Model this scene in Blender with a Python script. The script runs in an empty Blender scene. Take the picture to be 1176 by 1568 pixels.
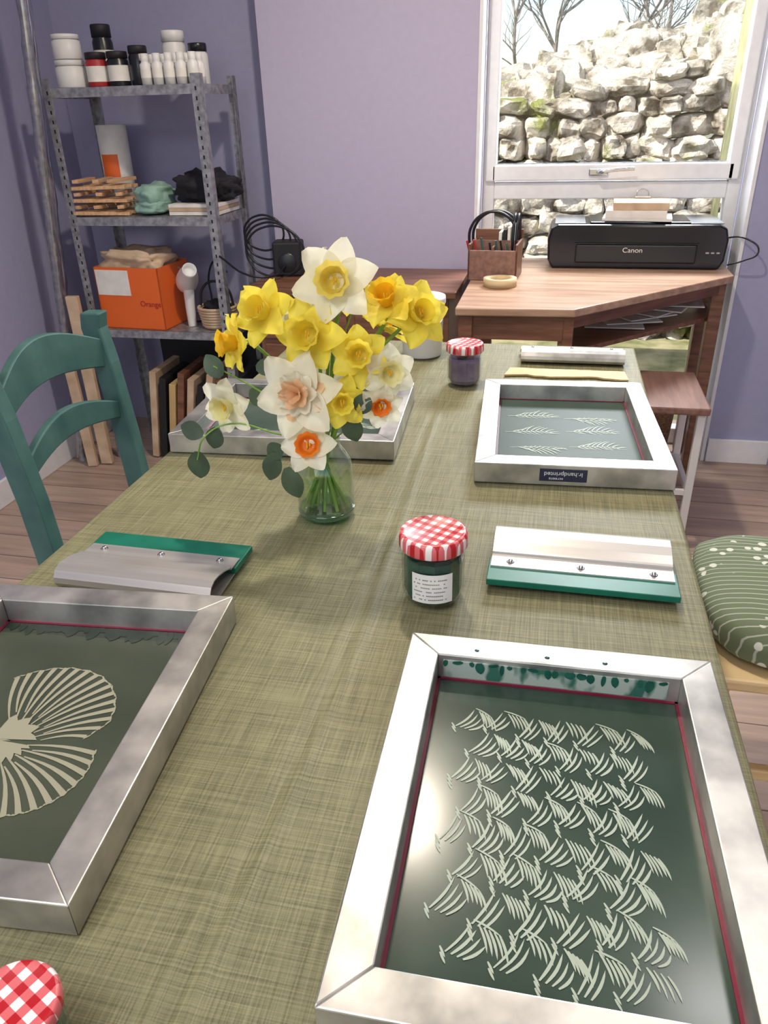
import bpy, bmesh, math, random
from mathutils import Vector, Matrix, noise
random.seed(7)
S=bpy.context.scene
COL=bpy.context.collection
def lin(c):
    c=c/255.0
    return c/12.92 if c<=.04045 else ((c+.055)/1.055)**2.4
def rgb(r,g,b): return (lin(r),lin(g),lin(b),1)
# ---------------------------------------------------------------- materials
def base_mat(name,col,rough=.5,metal=0,**kw):
    m=bpy.data.materials.new(name); m.use_nodes=True
    b=m.node_tree.nodes["Principled BSDF"]
    b.inputs["Base Color"].default_value=col
    b.inputs["Roughness"].default_value=rough
    b.inputs["Metallic"].default_value=metal
    for k,v in kw.items():
        b.inputs[k.replace("_"," ")].default_value=v
    return m
def N(m,t,**kw):
    n=m.node_tree.nodes.new(t)
    for k,v in kw.items(): setattr(n,k,v)
    return n
def L(m,a,b): m.node_tree.links.new(a,b)
def coords(m,scale=(1,1,1),rot=(0,0,0)):
    tc=N(m,"ShaderNodeTexCoord"); mp=N(m,"ShaderNodeMapping")
    mp.inputs["Scale"].default_value=scale; mp.inputs["Rotation"].default_value=rot
    L(m,tc.outputs["Object"],mp.inputs["Vector"]); return mp.outputs["Vector"]
def noise_mat(name,c1,c2,scale=5,rough=.5,metal=0,stretch=(1,1,1),bump=0,detail=4,lo=.35,hi=.65,rv=0,**kw):
    m=base_mat(name,c1,rough,metal,**kw); b=m.node_tree.nodes["Principled BSDF"]
    v=coords(m,stretch); n=N(m,"ShaderNodeTexNoise"); n.inputs["Scale"].default_value=scale; n.inputs["Detail"].default_value=detail
    L(m,v,n.inputs["Vector"])
    r=N(m,"ShaderNodeValToRGB"); r.color_ramp.elements[0].position=lo; r.color_ramp.elements[1].position=hi
    r.color_ramp.elements[0].color=c1; r.color_ramp.elements[1].color=c2
    L(m,n.outputs["Fac"],r.inputs["Fac"]); L(m,r.outputs["Color"],b.inputs["Base Color"])
    if rv:
        mr=N(m,"ShaderNodeMapRange"); mr.inputs["To Min"].default_value=rough-rv; mr.inputs["To Max"].default_value=rough+rv
        L(m,n.outputs["Fac"],mr.inputs["Value"]); L(m,mr.outputs["Result"],b.inputs["Roughness"])
    if bump:
        bp=N(m,"ShaderNodeBump"); bp.inputs["Strength"].default_value=bump; bp.inputs["Distance"].default_value=.01
        L(m,n.outputs["Fac"],bp.inputs["Height"]); L(m,bp.outputs["Normal"],b.inputs["Normal"])
    return m
M={}
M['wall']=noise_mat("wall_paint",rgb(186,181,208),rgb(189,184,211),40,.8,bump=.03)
M['wall2']=noise_mat("wall_paint_shaded",rgb(160,161,192),rgb(163,164,195),40,.8,bump=.03)  # same wall paint darkened: shade of the recessed walls put into the colour
M['white']=noise_mat("white_gloss",rgb(228,229,232),rgb(234,235,238),30,.35)
M['ceil']=noise_mat("ceiling_paint",rgb(234,233,232),rgb(238,237,236),30,.9)
M['alu']=noise_mat("brushed_aluminium",rgb(160,160,156),rgb(216,213,206),16,.36,.8,(1,1,1),bump=.03,detail=9,rv=.16)
M['alu2']=noise_mat("aluminium_extrusion",rgb(190,186,180),rgb(206,202,196),60,.36,.65,(.03,1,1))
M['galv']=noise_mat("galvanised_steel",rgb(135,137,141),rgb(180,182,185),45,.42,.6,detail=6)
M['steel']=base_mat("steel",rgb(190,190,190),.25,1)
M['dark']=base_mat("dark_plastic",rgb(26,29,36),.3)
M['black']=base_mat("black_gloss",rgb(17,20,30),.16)
M['blackm']=base_mat("black_matte",rgb(26,26,30),.6)
M['emul']=noise_mat("green_emulsion",rgb(48,65,55),rgb(60,77,64),6,.20,0,detail=5,rv=.06,Specular_IOR_Level=.4)
M['emul2']=noise_mat("olive_emulsion",rgb(62,70,58),rgb(78,84,68),6,.3,0,detail=5,rv=.06,Specular_IOR_Level=.35)
M['emul3']=noise_mat("grey_green_emulsion",rgb(54,68,60),rgb(70,84,74),6,.45,0,detail=5,rv=.06,Specular_IOR_Level=.12)
M['open']=base_mat("open_mesh_pattern",rgb(168,180,160),.5)
M['open2']=base_mat("open_mesh_olive",rgb(158,156,132),.5)
M['red']=base_mat("red_tape",rgb(120,18,48),.4)
M['green']=noise_mat("green_squeegee_rubber",rgb(0,96,74),rgb(8,110,86),20,.4)
M['beige']=noise_mat("beige_board",rgb(190,160,105),rgb(205,178,122),12,.6)
M['deskwood']=noise_mat("desk_wood",rgb(164,130,106),rgb(196,162,136),4,.3,0,(1,9,9),bump=.05)
M['darkwood']=noise_mat("dark_wood",rgb(104,68,50),rgb(136,94,72),6,.4,0,(1,9,9),bump=.05)
M['stoolwood']=noise_mat("stool_wood",rgb(118,86,76),rgb(144,108,94),6,.4,0,(9,1,9))
M['pine']=noise_mat("pine_wood",rgb(212,178,120),rgb(228,200,148),8,.45,0,(1,1,8))
M['crate']=noise_mat("pale_wood",rgb(196,150,108),rgb(222,184,142),10,.6,0,(8,1,8))
M['teal']=noise_mat("green_chair_paint",rgb(50,88,84),rgb(74,112,104),9,.5,bump=.05,detail=8)
M['orange']=base_mat("orange_card",rgb(232,106,40),.55)
M['paper']=noise_mat("white_paper",rgb(225,222,215),rgb(238,236,230),20,.7)
M['kraft']=noise_mat("kraft_paper",rgb(186,158,128),rgb(212,188,160),14,.7,bump=.3)
M['wplast']=base_mat("white_plastic",rgb(226,226,224),.4)
M['redlab']=base_mat("red_label",rgb(170,40,44),.5)
M['mint']=noise_mat("mint_fabric",rgb(130,166,154),rgb(156,190,176),14,.85,bump=.4)
M['blackfab']=noise_mat("black_fabric",rgb(18,18,24),rgb(34,34,42),18,.85,bump=.4)
M['leaf']=noise_mat("eucalyptus_leaf",rgb(48,66,46),rgb(76,94,68),20,.5)
M['stem']=noise_mat("green_stem",rgb(96,142,50),rgb(142,180,78),20,.4)
M['ink']=noise_mat("green_ink",rgb(6,58,54),rgb(14,84,74),25,.15)
M['purpink']=noise_mat("purple_ink",rgb(94,76,110),rgb(130,114,142),18,.2)
M['cap']=base_mat("masking_tape",rgb(205,182,140),.6)
def glassmat(name,tint,rough=.02,gl=.12):
    m=bpy.data.materials.new(name); m.use_nodes=True; nt=m.node_tree; nt.nodes.clear()
    o=N(m,"ShaderNodeOutputMaterial"); t=N(m,"ShaderNodeBsdfTransparent"); t.inputs[0].default_value=tint
    g=N(m,"ShaderNodeBsdfGlossy"); g.inputs["Roughness"].default_value=rough
    lw=N(m,"ShaderNodeLayerWeight"); lw.inputs["Blend"].default_value=.25
    mr=N(m,"ShaderNodeMapRange"); mr.inputs["To Min"].default_value=gl*.4; mr.inputs["To Max"].default_value=min(1,gl*5)
    mx=N(m,"ShaderNodeMixShader"); L(m,lw.outputs["Facing"],mr.inputs["Value"]); L(m,mr.outputs["Result"],mx.inputs[0])
    L(m,t.outputs[0],mx.inputs[1]); L(m,g.outputs[0],mx.inputs[2]); L(m,mx.outputs[0],o.inputs[0]); return m
M['glass']=glassmat("clear_glass",(.93,.96,.93,1))
M['winglass']=glassmat("window_glass",(.97,.98,.98,1),.01,.05)
M['vglass']=glassmat("green_vase_glass",(.90,.96,.88,1),.02,.12)
def petal_mat(name,c1,c2,tl=.4):
    m=noise_mat(name,c1,c2,30,.55,0,(1,1,1),bump=.05)
    nt=m.node_tree; b=nt.nodes["Principled BSDF"]; o=[n for n in nt.nodes if n.type=='OUTPUT_MATERIAL'][0]
    tr=N(m,"ShaderNodeBsdfTranslucent"); tr.inputs[0].default_value=c2
    mx=N(m,"ShaderNodeMixShader"); mx.inputs[0].default_value=tl
    L(m,b.outputs[0],mx.inputs[1]); L(m,tr.outputs[0],mx.inputs[2]); L(m,mx.outputs[0],o.inputs[0]); return m
M['pw']=petal_mat("cream_petal",rgb(236,232,202),rgb(246,243,222))
M['py']=petal_mat("yellow_petal",rgb(240,218,66),rgb(248,232,92))
M['pyc']=petal_mat("deep_yellow_cup",rgb(236,190,24),rgb(248,208,46))
M['pyl']=petal_mat("lemon_cup",rgb(232,208,84),rgb(244,226,116))
M['po']=petal_mat("orange_cup",rgb(230,112,20),rgb(246,140,30))
M['pp']=petal_mat("peach_cup",rgb(236,186,136),rgb(246,212,172))
M['pyw']=petal_mat("pale_yellow_petal",rgb(238,230,156),rgb(246,240,186))
def gingham():
    m=base_mat("red_gingham",rgb(240,240,240),.35); b=m.node_tree.nodes["Principled BSDF"]
    v=coords(m,(72,72,72),(0,0,.6)); sx=N(m,"ShaderNodeSeparateXYZ"); L(m,v,sx.inputs[0])
    outs=[]
    for k in ("X","Y"):
        fr=N(m,"ShaderNodeMath",operation='FRACT'); L(m,sx.outputs[k],fr.inputs[0])
        gt=N(m,"ShaderNodeMath",operation='GREATER_THAN'); gt.inputs[1].default_value=.5; L(m,fr.outputs[0],gt.inputs[0]); outs.append(gt)
    ad=N(m,"ShaderNodeMath",operation='ADD'); L(m,outs[0].outputs[0],ad.inputs[0]); L(m,outs[1].outputs[0],ad.inputs[1])
    hf=N(m,"ShaderNodeMath",operation='MULTIPLY'); hf.inputs[1].default_value=.5; L(m,ad.outputs[0],hf.inputs[0])
    r=N(m,"ShaderNodeValToRGB"); r.color_ramp.interpolation='CONSTANT'
    e=r.color_ramp.elements; e[0].position=0; e[0].color=rgb(236,230,224); e[1].position=.75; e[1].color=rgb(180,24,34)
    x=e.new(.25); x.color=rgb(214,104,106)
    L(m,hf.outputs[0],r.inputs[0]); L(m,r.outputs[0],b.inputs["Base Color"]); return m
M['ging']=gingham()
def clothmat():
    m=base_mat("olive_linen",rgb(140,135,95),.58,Specular_IOR_Level=.36); b=m.node_tree.nodes["Principled BSDF"]
    ns=[]
    for sc in ((14,640,1),(640,14,1),(3,3,1),(5,160,1),(160,5,1)):
        v=coords(m,sc); n=N(m,"ShaderNodeTexNoise"); n.inputs["Scale"].default_value=1; n.inputs["Detail"].default_value=2.5
        L(m,v,n.inputs["Vector"]); ns.append(n)
    def add(a,b_,w1,w2):
        x=N(m,"ShaderNodeMath",operation='MULTIPLY'); x.inputs[1].default_value=w1; L(m,a,x.inputs[0])
        y=N(m,"ShaderNodeMath",operation='MULTIPLY_ADD'); y.inputs[1].default_value=w2; L(m,b_,y.inputs[0]); L(m,x.outputs[0],y.inputs[2]); return y.outputs[0]
    fine=add(ns[0].outputs["Fac"],ns[1].outputs["Fac"],.5,.5)
    co=add(ns[3].outputs["Fac"],ns[4].outputs["Fac"],.5,.5)
    mixd=add(fine,co,.70,.14); allv=add(mixd,ns[2].outputs["Fac"],1,.16)
    r=N(m,"ShaderNodeValToRGB"); e=r.color_ramp.elements; e[0].position=.39; e[0].color=rgb(94,92,62); e[1].position=.61; e[1].color=rgb(142,138,104)
    L(m,allv,r.inputs[0]); L(m,r.outputs[0],b.inputs["Base Color"])
    bp=N(m,"ShaderNodeBump"); bp.inputs["Strength"].default_value=.22; bp.inputs["Distance"].default_value=.002
    L(m,fine,bp.inputs["Height"]); L(m,bp.outputs["Normal"],b.inputs["Normal"]); return m
M['cloth']=clothmat()
def floormat():
    m=base_mat("wood_laminate",rgb(150,125,110),.32); b=m.node_tree.nodes["Principled BSDF"]
    v=coords(m,(1,1,1)); br=N(m,"ShaderNodeTexBrick"); br.inputs["Scale"].default_value=1
    br.inputs["Brick Width"].default_value=1.2; br.inputs["Row Height"].default_value=.13; br.inputs["Mortar Size"].default_value=.002
    br.inputs["Color1"].default_value=rgb(166,142,126); br.inputs["Color2"].default_value=rgb(186,162,144); br.inputs["Mortar"].default_value=rgb(96,80,70)
    L(m,v,br.inputs["Vector"])
    v2=coords(m,(2,24,1)); n=N(m,"ShaderNodeTexNoise"); n.inputs["Scale"].default_value=1.5; n.inputs["Detail"].default_value=5; L(m,v2,n.inputs["Vector"])
    mx=N(m,"ShaderNodeMixRGB",blend_type='OVERLAY'); mx.inputs[0].default_value=.5; L(m,br.outputs["Color"],mx.inputs[1]); L(m,n.outputs["Fac"],mx.inputs[2])
    L(m,mx.outputs[0],b.inputs["Base Color"]); return m
M['floor']=floormat()
def rockmat():
    m=noise_mat("shaded_lichen_stone",rgb(110,98,78),rgb(234,224,204),7,.9,0,bump=0,detail=14,lo=.36,hi=.56)  # dark noise tones paint crevice shade into the stone; green patches are growth
    nt=m.node_tree; b=nt.nodes["Principled BSDF"]; src=b.inputs["Base Color"].links[0].from_socket
    v=coords(m); n=N(m,"ShaderNodeTexNoise"); n.inputs["Scale"].default_value=2.6; n.inputs["Detail"].default_value=8; L(m,v,n.inputs["Vector"])
    r=N(m,"ShaderNodeValToRGB"); r.color_ramp.elements[0].position=.57; r.color_ramp.elements[1].position=.64; L(m,n.outputs["Fac"],r.inputs[0])
    mx=N(m,"ShaderNodeMixRGB"); L(m,r.outputs[0],mx.inputs[0]); L(m,src,mx.inputs[1]); mx.inputs[2].default_value=rgb(140,146,72)
    L(m,mx.outputs[0],b.inputs["Base Color"])
    n3=N(m,"ShaderNodeTexNoise"); n3.inputs["Scale"].default_value=16; n3.inputs["Detail"].default_value=8; n3.inputs["Roughness"].default_value=.65; L(m,v,n3.inputs["Vector"])
    bp=N(m,"ShaderNodeBump"); bp.inputs["Strength"].default_value=1; bp.inputs["Distance"].default_value=.06
    L(m,n3.outputs["Fac"],bp.inputs["Height"]); L(m,bp.outputs["Normal"],b.inputs["Normal"]); return m
M['rock']=rockmat()
M['grass']=noise_mat("rough_grass",rgb(96,100,56),rgb(160,150,112),6,.9,bump=.6)
M['bark']=noise_mat("bare_bark",rgb(120,108,98),rgb(160,148,138),20,.8)
M['drip']=noise_mat("ink_drips",rgb(60,110,92),rgb(176,188,176),26,.3,.1,(1,1,.5),detail=3,lo=.44,hi=.5)
def cushmat():
    m=base_mat("green_patterned_fabric",rgb(80,98,62),.8); b=m.node_tree.nodes["Principled BSDF"]
    v=coords(m); w=N(m,"ShaderNodeTexWave"); w.inputs["Scale"].default_value=22; w.inputs["Distortion"].default_value=3.5; w.inputs["Detail"].default_value=1; w.inputs["Detail Scale"].default_value=.4
    w.bands_direction='Y'; L(m,v,w.inputs["Vector"])
    r=N(m,"ShaderNodeValToRGB"); r.color_ramp.elements[0].position=.90; r.color_ramp.elements[1].position=.98; r.color_ramp.elements[1].color=(.55,.55,.55,1); L(m,w.outputs["Fac"],r.inputs[0])
    vo=N(m,"ShaderNodeTexVoronoi"); vo.inputs["Scale"].default_value=36; L(m,v,vo.inputs["Vector"])
    r2=N(m,"ShaderNodeValToRGB"); r2.color_ramp.elements[0].position=.26; r2.color_ramp.elements[0].color=(1,1,1,1); r2.color_ramp.elements[1].position=.30; r2.color_ramp.elements[1].color=(0,0,0,1); L(m,vo.outputs["Distance"],r2.inputs[0])
    n=N(m,"ShaderNodeTexNoise"); n.inputs["Scale"].default_value=9; L(m,v,n.inputs["Vector"])
    gt=N(m,"ShaderNodeMath",operation='GREATER_THAN'); gt.inputs[1].default_value=.46; L(m,n.outputs["Fac"],gt.inputs[0])
    mu=N(m,"ShaderNodeMath",operation='MULTIPLY'); L(m,gt.outputs[0],mu.inputs[0]); L(m,r2.outputs[0],mu.inputs[1])
    ma=N(m,"ShaderNodeMath",operation='MAXIMUM'); L(m,mu.outputs[0],ma.inputs[0]); L(m,r.outputs[0],ma.inputs[1])
    mx=N(m,"ShaderNodeMixRGB"); mx.inputs[1].default_value=rgb(100,112,82); mx.inputs[2].default_value=rgb(206,208,192); L(m,ma.outputs[0],mx.inputs[0])
    L(m,mx.outputs[0],b.inputs["Base Color"]); return m
M['cush']=cushmat()
# ---------------------------------------------------------------- geometry helpers
def link(o,parent=None):
    COL.objects.link(o)
    if parent: o.parent=parent
    return o
def group(name,loc=(0,0,0),rz=0,rx=0,ry=0):
    e=bpy.data.objects.new(name,None); e.location=loc; e.rotation_euler=(rx,ry,rz); e.empty_display_size=.05; COL.objects.link(e); return e
def mesh(name,v,f,mat,parent=None,smooth=False,bevel=0,loc=(0,0,0),rot=(0,0,0)):
    me=bpy.data.meshes.new(name); me.from_pydata([tuple(p) for p in v],[],f); me.validate()
    bm=bmesh.new(); bm.from_mesh(me); bmesh.ops.recalc_face_normals(bm,faces=bm.faces); bm.to_mesh(me); bm.free()
    if smooth:
        for p in me.polygons: p.use_smooth=True
    o=bpy.data.objects.new(name,me); me.materials.append(M[mat] if isinstance(mat,str) else mat)
    o.location=loc; o.rotation_euler=rot; link(o,parent)
    if bevel:
        b=o.modifiers.new("bevel","BEVEL"); b.width=bevel; b.segments=2; b.limit_method='ANGLE'
    return o
def box(name,x0,x1,y0,y1,z0,z1,mat,parent=None,bevel=0,rot=(0,0,0)):
    cx,cy,cz=(x0+x1)/2,(y0+y1)/2,(z0+z1)/2; a,b,c=(x1-x0)/2,(y1-y0)/2,(z1-z0)/2
    v=[(sx*a,sy*b,sz*c) for sx in(-1,1) for sy in(-1,1) for sz in(-1,1)]
    f=[(0,1,3,2),(4,6,7,5),(0,4,5,1),(2,3,7,6),(0,2,6,4),(1,5,7,3)]
    return mesh(name,v,f,mat,parent,False,bevel,(cx,cy,cz),rot)
def prism(name,poly,z0,z1,mat,parent=None,bevel=0,loc=(0,0,0),rot=(0,0,0),smooth=False):
    n=len(poly); v=[(p[0],p[1],z0) for p in poly]+[(p[0],p[1],z1) for p in poly]
    f=[tuple(range(n))[::-1],tuple(range(n,2*n))]+[(i,(i+1)%n,n+(i+1)%n,n+i) for i in range(n)]
    return mesh(name,v,f,mat,parent,smooth,bevel,loc,rot)
def lathe(name,prof,mat,parent=None,loc=(0,0,0),seg=40,rot=(0,0,0),sides=None,frill=None):
    v=[];f=[];n=len(prof)
    sg=sides or seg
    for i in range(sg):
        a=2*math.pi*i/sg
        for j,(r,z) in enumerate(prof):
            rr=r;zz=z
            if frill and j>=n-2:
                rr=r*(1+frill*math.sin(a*9)); zz=z+r*frill*.6*math.cos(a*7)
            v.append((rr*math.cos(a),rr*math.sin(a),zz))
    for i in range(sg):
        k=(i+1)%sg
        for j in range(n-1):
            f.append((i*n+j,k*n+j,k*n+j+1,i*n+j+1))
    o=mesh(name,v,f,mat,parent,sides is None,0,loc,rot)
    bm=bmesh.new(); bm.from_mesh(o.data); bmesh.ops.remove_doubles(bm,verts=bm.verts,dist=1e-6); bm.to_mesh(o.data); bm.free()
    if sides is None:
        for p in o.data.polygons: p.use_smooth=True
    return o
def tube(name,pts,r,mat,parent=None,cyclic=False,radii=None):
    cu=bpy.data.curves.new(name,"CURVE"); cu.dimensions='3D'; cu.bevel_depth=r; cu.bevel_resolution=3; cu.resolution_u=6; cu.use_fill_caps=True
    sp=cu.splines.new('BEZIER'); sp.bezier_points.add(len(pts)-1)
    for i,p in enumerate(pts):
        b=sp.bezier_points[i]; b.co=p; b.handle_left_type=b.handle_right_type='AUTO'
        if radii: b.radius=radii[i]
    sp.use_cyclic_u=cyclic; cu.materials.append(M[mat]); o=bpy.data.objects.new(name,cu); link(o,parent); return o
def blob(name,loc,sc,mat,parent=None,amp=.2,seed=0,fq=2.5,sub=4,box_=1,flat=None):
    bm=bmesh.new(); bmesh.ops.create_icosphere(bm,subdivisions=sub,radius=1)
    for v in bm.verts:
        p=v.co.copy(); n=noise.fractal(p*fq+Vector((seed*7.3,seed*1.7,0)),1,2,4)
        p=Vector([math.copysign(abs(c)**box_,c) for c in p])*(1+amp*n)
        v.co=Vector((p.x*sc[0],p.y*sc[1],p.z*sc[2]))
        if flat is not None: v.co.z=max(v.co.z,flat)
    me=bpy.data.meshes.new(name); bm.to_mesh(me); bm.free()
    for p in me.polygons: p.use_smooth=True
    me.materials.append(M[mat]); o=bpy.data.objects.new(name,me); o.location=loc; link(o,parent); return o
def text(name,body,size,loc,rot,mat,parent,sx=1):
    cu=bpy.data.curves.new(name,"FONT"); cu.body=body; cu.size=size; cu.align_x='CENTER'; cu.align_y='CENTER'; cu.extrude=.0002
    cu.materials.append(M[mat]); o=bpy.data.objects.new(name,cu); o.location=loc; o.rotation_euler=rot; o.scale=(sx,1,1); link(o,parent); return o
# ---------------------------------------------------------------- camera
f=1157.0
Yc=Vector((280,-626,1157)).normalized(); Zd=Vector((62,2166,1157)).normalized(); Xc=Zd.cross(Yc).normalized(); Zd=Yc.cross(Xc).normalized(); Zu=-Zd
cd=bpy.data.cameras.new("camera"); cam=bpy.data.objects.new("camera",cd); COL.objects.link(cam)
cd.sensor_fit='VERTICAL'; cd.sensor_height=36; cd.lens=f/1568*36; cd.clip_start=.02
R=Matrix(((Xc[0],-Xc[1],-Xc[2]),(Yc[0],-Yc[1],-Yc[2]),(Zu[0],-Zu[1],-Zu[2])))
cam.matrix_world=Matrix.Translation((0,0,1.31))@R.to_4x4()
S.camera=cam
# ---------------------------------------------------------------- room
box("floor",-2.2,1.8,-2.6,3.5,-.06,0,'floor')
box("ceiling",-2.2,1.8,-2.6,3.5,2.4,2.5,'ceil')
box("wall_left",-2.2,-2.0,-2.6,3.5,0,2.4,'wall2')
box("wall_right",1.7,1.8,-2.6,3.5,0,2.4,'wall')
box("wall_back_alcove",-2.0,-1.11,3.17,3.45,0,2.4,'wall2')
box("wall_back",-1.11,-.31,3.05,3.45,0,2.4,'wall')
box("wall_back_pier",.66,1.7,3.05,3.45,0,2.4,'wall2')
box("wall_back_lintel",-.31,.66,3.05,3.45,2.15,2.4,'wall')
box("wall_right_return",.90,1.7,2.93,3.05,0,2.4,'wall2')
box("baseboard_left",-2.0,-1.985,-2.6,3.15,0,.1,'white',None,.003)
box("baseboard_back",.665,.90,3.035,3.05,0,.1,'white',None,.003)
box("baseboard_right",.885,1.7,2.915,2.93,0,.1,'white',None,.003)
box("trim_1",.648,.66,3.045,3.20,0,2.15,'white')
box("trim_2",-.31,-.298,3.045,3.20,0,2.15,'white')
# window
w=group("window_1")
Y0,Y1=3.21,3.27
box("jamb_left",-.298,-.252,Y0,Y1,0,2.15,'white',w,.004)
box("jamb_right",.60,.648,Y0,Y1,0,2.15,'white',w,.004)
box("head",-.252,.60,Y0,Y1,2.09,2.15,'white',w,.004)
box("transom",-.252,.60,Y0,Y1,.985,1.045,'white',w,.004)
box("bottom_rail",-.252,.60,Y0,Y1,0,.07,'white',w,.004)
box("sash_bottom",-.262,.612,Y0-.02,Y1-.015,1.05,1.108,'white',w,.006)
box("sash_left",-.285,-.246,Y0-.02,Y1-.015,1.05,2.12,'white',w,.006)
box("sash_right",.59,.63,Y0-.02,Y1-.015,1.05,2.12,'white',w,.006)
box("glass_upper",-.25,.60,3.235,3.239,1.1,2.1,'winglass',w)
box("glass_lower",-.255,.605,3.245,3.249,.06,.99,'winglass',w)
box("gasket",-.247,.592,3.205,3.209,1.107,1.112,'galv',w)
box("handle_base",.10,.17,Y0-.032,Y0-.02,1.068,1.092,'steel',w,.004)
tube("handle_lever",[(.135,Y0-.03,1.08),(.137,Y0-.055,1.082),(.17,Y0-.062,1.088),(.26,Y0-.06,1.094)],.007,'steel',w)
# ---------------------------------------------------------------- outside
def rocks():
    V=[];F=[]
    bm=bmesh.new(); bmesh.ops.create_icosphere(bm,subdivisions=3,radius=1); bm.verts.ensure_lookup_table()
    bv=[v.co.copy() for v in bm.verts]; bf=[tuple(v.index for v in fc.verts) for fc in bm.faces]; bm.free()
    def rock(c,s,sd,rg=.10):
        o=len(V); off=Vector((sd*3.1,sd*1.3,sd*.7)); rz=random.uniform(-.25,.25); ry=random.uniform(-.2,.2)
        mt=Matrix.Rotation(rz,3,'Z')@Matrix.Rotation(ry,3,'Y')
        for p in bv:
            q=Vector([math.copysign(abs(k)**.62,k) for k in p])*(1+.30*noise.noise(p*1.6+off)+rg*noise.noise(p*4+off)+.05*noise.noise(p*10+off))
            q=mt@Vector((q.x*s[0],q.y*s[1],q.z*s[2])); V.append(q+c)
        for t in bf: F.append(tuple(i+o for i in t))
    z=-.25;row=0
    while z<1.75:
        h=random.uniform(.085,.15); x=-1.6+random.random()*.2
        while x<2.6:
            wd=random.uniform(.10,.27); top=1.36+.17*x+.1*noise.noise(Vector((x*1.5,3,0)))
            if z<top:
                rock(Vector((x+wd/2,5.5+random.uniform(-.05,.05)+.12*z,z+h/2+random.uniform(-.015,.015))),(wd*.53,.17,h*.56),random.random()*100)
            x+=wd
        z+=h;row+=1
    for i in range(420):
        x=random.uniform(-1.6,2.9); y=random.uniform(5.65,7.6); s=random.uniform(.05,.22)
        zz=1.20+(y-5.6)*.13+x*.27
        rock(Vector((x,y,zz+random.uniform(-.05,.10))),(s*random.uniform(.5,1.3),s*.8,s*random.uniform(.5,1.3)),random.random()*100,.30)
    return mesh("dry_stone_wall",V,F,'rock')
rocks()
V=[];F=[];nx,ny=50,40
for j in range(ny):
    for i in range(nx):
        x=-4+9.5*i/(nx-1); y=5.65+3*j/(ny-1)
        V.append((x,y,1.16+(y-5.6)*.13+x*.27+.1*noise.noise(Vector((x*1.3,y*1.3,0)))))
for j in range(ny-1):
    for i in range(nx-1): F.append((j*nx+i,j*nx+i+1,(j+1)*nx+i+1,(j+1)*nx+i))
mesh("ground_hillside",V,F,'grass',None,True)
box("ground_outside",-6,7,3.5,5.7,-.35,-.12,'grass')
tree=group("bare_tree",(.1,8.2,1.3))
def branch(p,d,l,r,lev):
    pts=[p]; q=p.copy(); dd=d.copy()
    for k in range(4):
        dd=(dd+Vector((random.uniform(-.3,.3),random.uniform(-.25,.25),random.uniform(-.15,.25)))).normalized(); q=q+dd*l/4; pts.append(q.copy())
    tube("branch",pts,r,'bark',tree,radii=[1,.85,.7,.55,.35])
    if lev>0:
        for k in range(5):
            s=pts[random.choice([1,2,3,4])]; nd=(dd+Vector((random.uniform(-1,1),random.uniform(-.4,.4),random.uniform(-.5,.7)))).normalized()
            branch(s.copy(),nd,l*.62,r*.55,lev-1)
for k in range(4):
    branch(Vector((-.5+k*.35,0,-.1)),Vector((-.3+k*.25,0,1)).normalized(),1.1,.022,3)
fp=group("fence_slats",(0,0,0))
sm=noise_mat("weathered_slat",rgb(140,138,90),rgb(176,172,124),9,.8,0,(6,6,1))
for k in range(3):
    box("slat_%d"%k,.735+.05*k,.765+.05*k,4.2+.02*k,4.24+.02*k,-.12,2.6,sm,fp,.004)
# ---------------------------------------------------------------- table + cloth
t=group("dining_table")
box("top",-.68,.212,.0,1.985,.715,.742,'darkwood',t,.003)
box("apron_left",-.62,-.60,.08,1.90,.62,.715,'darkwood',t); box("apron_right",.13,.15,.08,1.90,.62,.715,'darkwood',t)
box("apron_far",-.60,.13,1.88,1.90,.62,.715,'darkwood',t); box("apron_near",-.60,.13,.08,.10,.62,.715,'darkwood',t)
for i,(x,y) in enumerate([(-.6,.1),(.12,.1),(-.6,1.88),(.12,1.88)]): box("leg_%d"%i,x-.03,x+.03,y-.03,y+.03,0,.7,'darkwood',t,.004)
V=[];F=[];nx,ny=260,360
for j in range(ny):
    for i in range(nx):
        a=i/(nx-1); b=j/(ny-1); u=-.80+1.132*a; y=-.02+2.145*b
        zz=.7480; x=u; yy=y
        if u<-.686: x=-.686-(.004 if u<-.69 else 0); zz-= (-.686-u); x-=.006*math.sin(y*14)*min(1,(-.686-u)/.1)
        if u>.218: x=.218+.004*min(1,(u-.218)/.01); zz-=(u-.218); x+=.006*math.sin(y*13)*min(1,(u-.218)/.1)
        if y>2.005: yy=2.005+.004; zz-= (y-2.005)
        if zz>.7475:
            fd=max(0,min(1,(1.55-y)/.1)); fr_=max(0,min(1,(u+.27)/.05))
            xc=-.203+.010*math.sin(y*3)-.05*max(0,.65-y)
            va=.7+.6*noise.noise(Vector((0,y*4,2)))
            c=fd*va*(.0026*math.exp(-((u-xc)/.006)**2)-.0010*math.exp(-((u-xc+.012)/.006)**2)+.0010*math.exp(-((u-xc+.026)/.006)**2))+fr_*.0028*math.exp(-((y-.995-.012*math.sin(u*5))/.006)**2)+fr_*.0015*math.exp(-((y-1.03+.03*u)/.006)**2)
            zz+=c-.0012+.0014*noise.noise(Vector((u*6,y*6,0)))
        V.append((x,yy,zz))
for j in range(ny-1):
    for i in range(nx-1): F.append((j*nx+i,j*nx+i+1,(j+1)*nx+i+1,(j+1)*nx+i))
mesh("tablecloth",V,F,'cloth',None,True)
TZ=.7490
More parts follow.
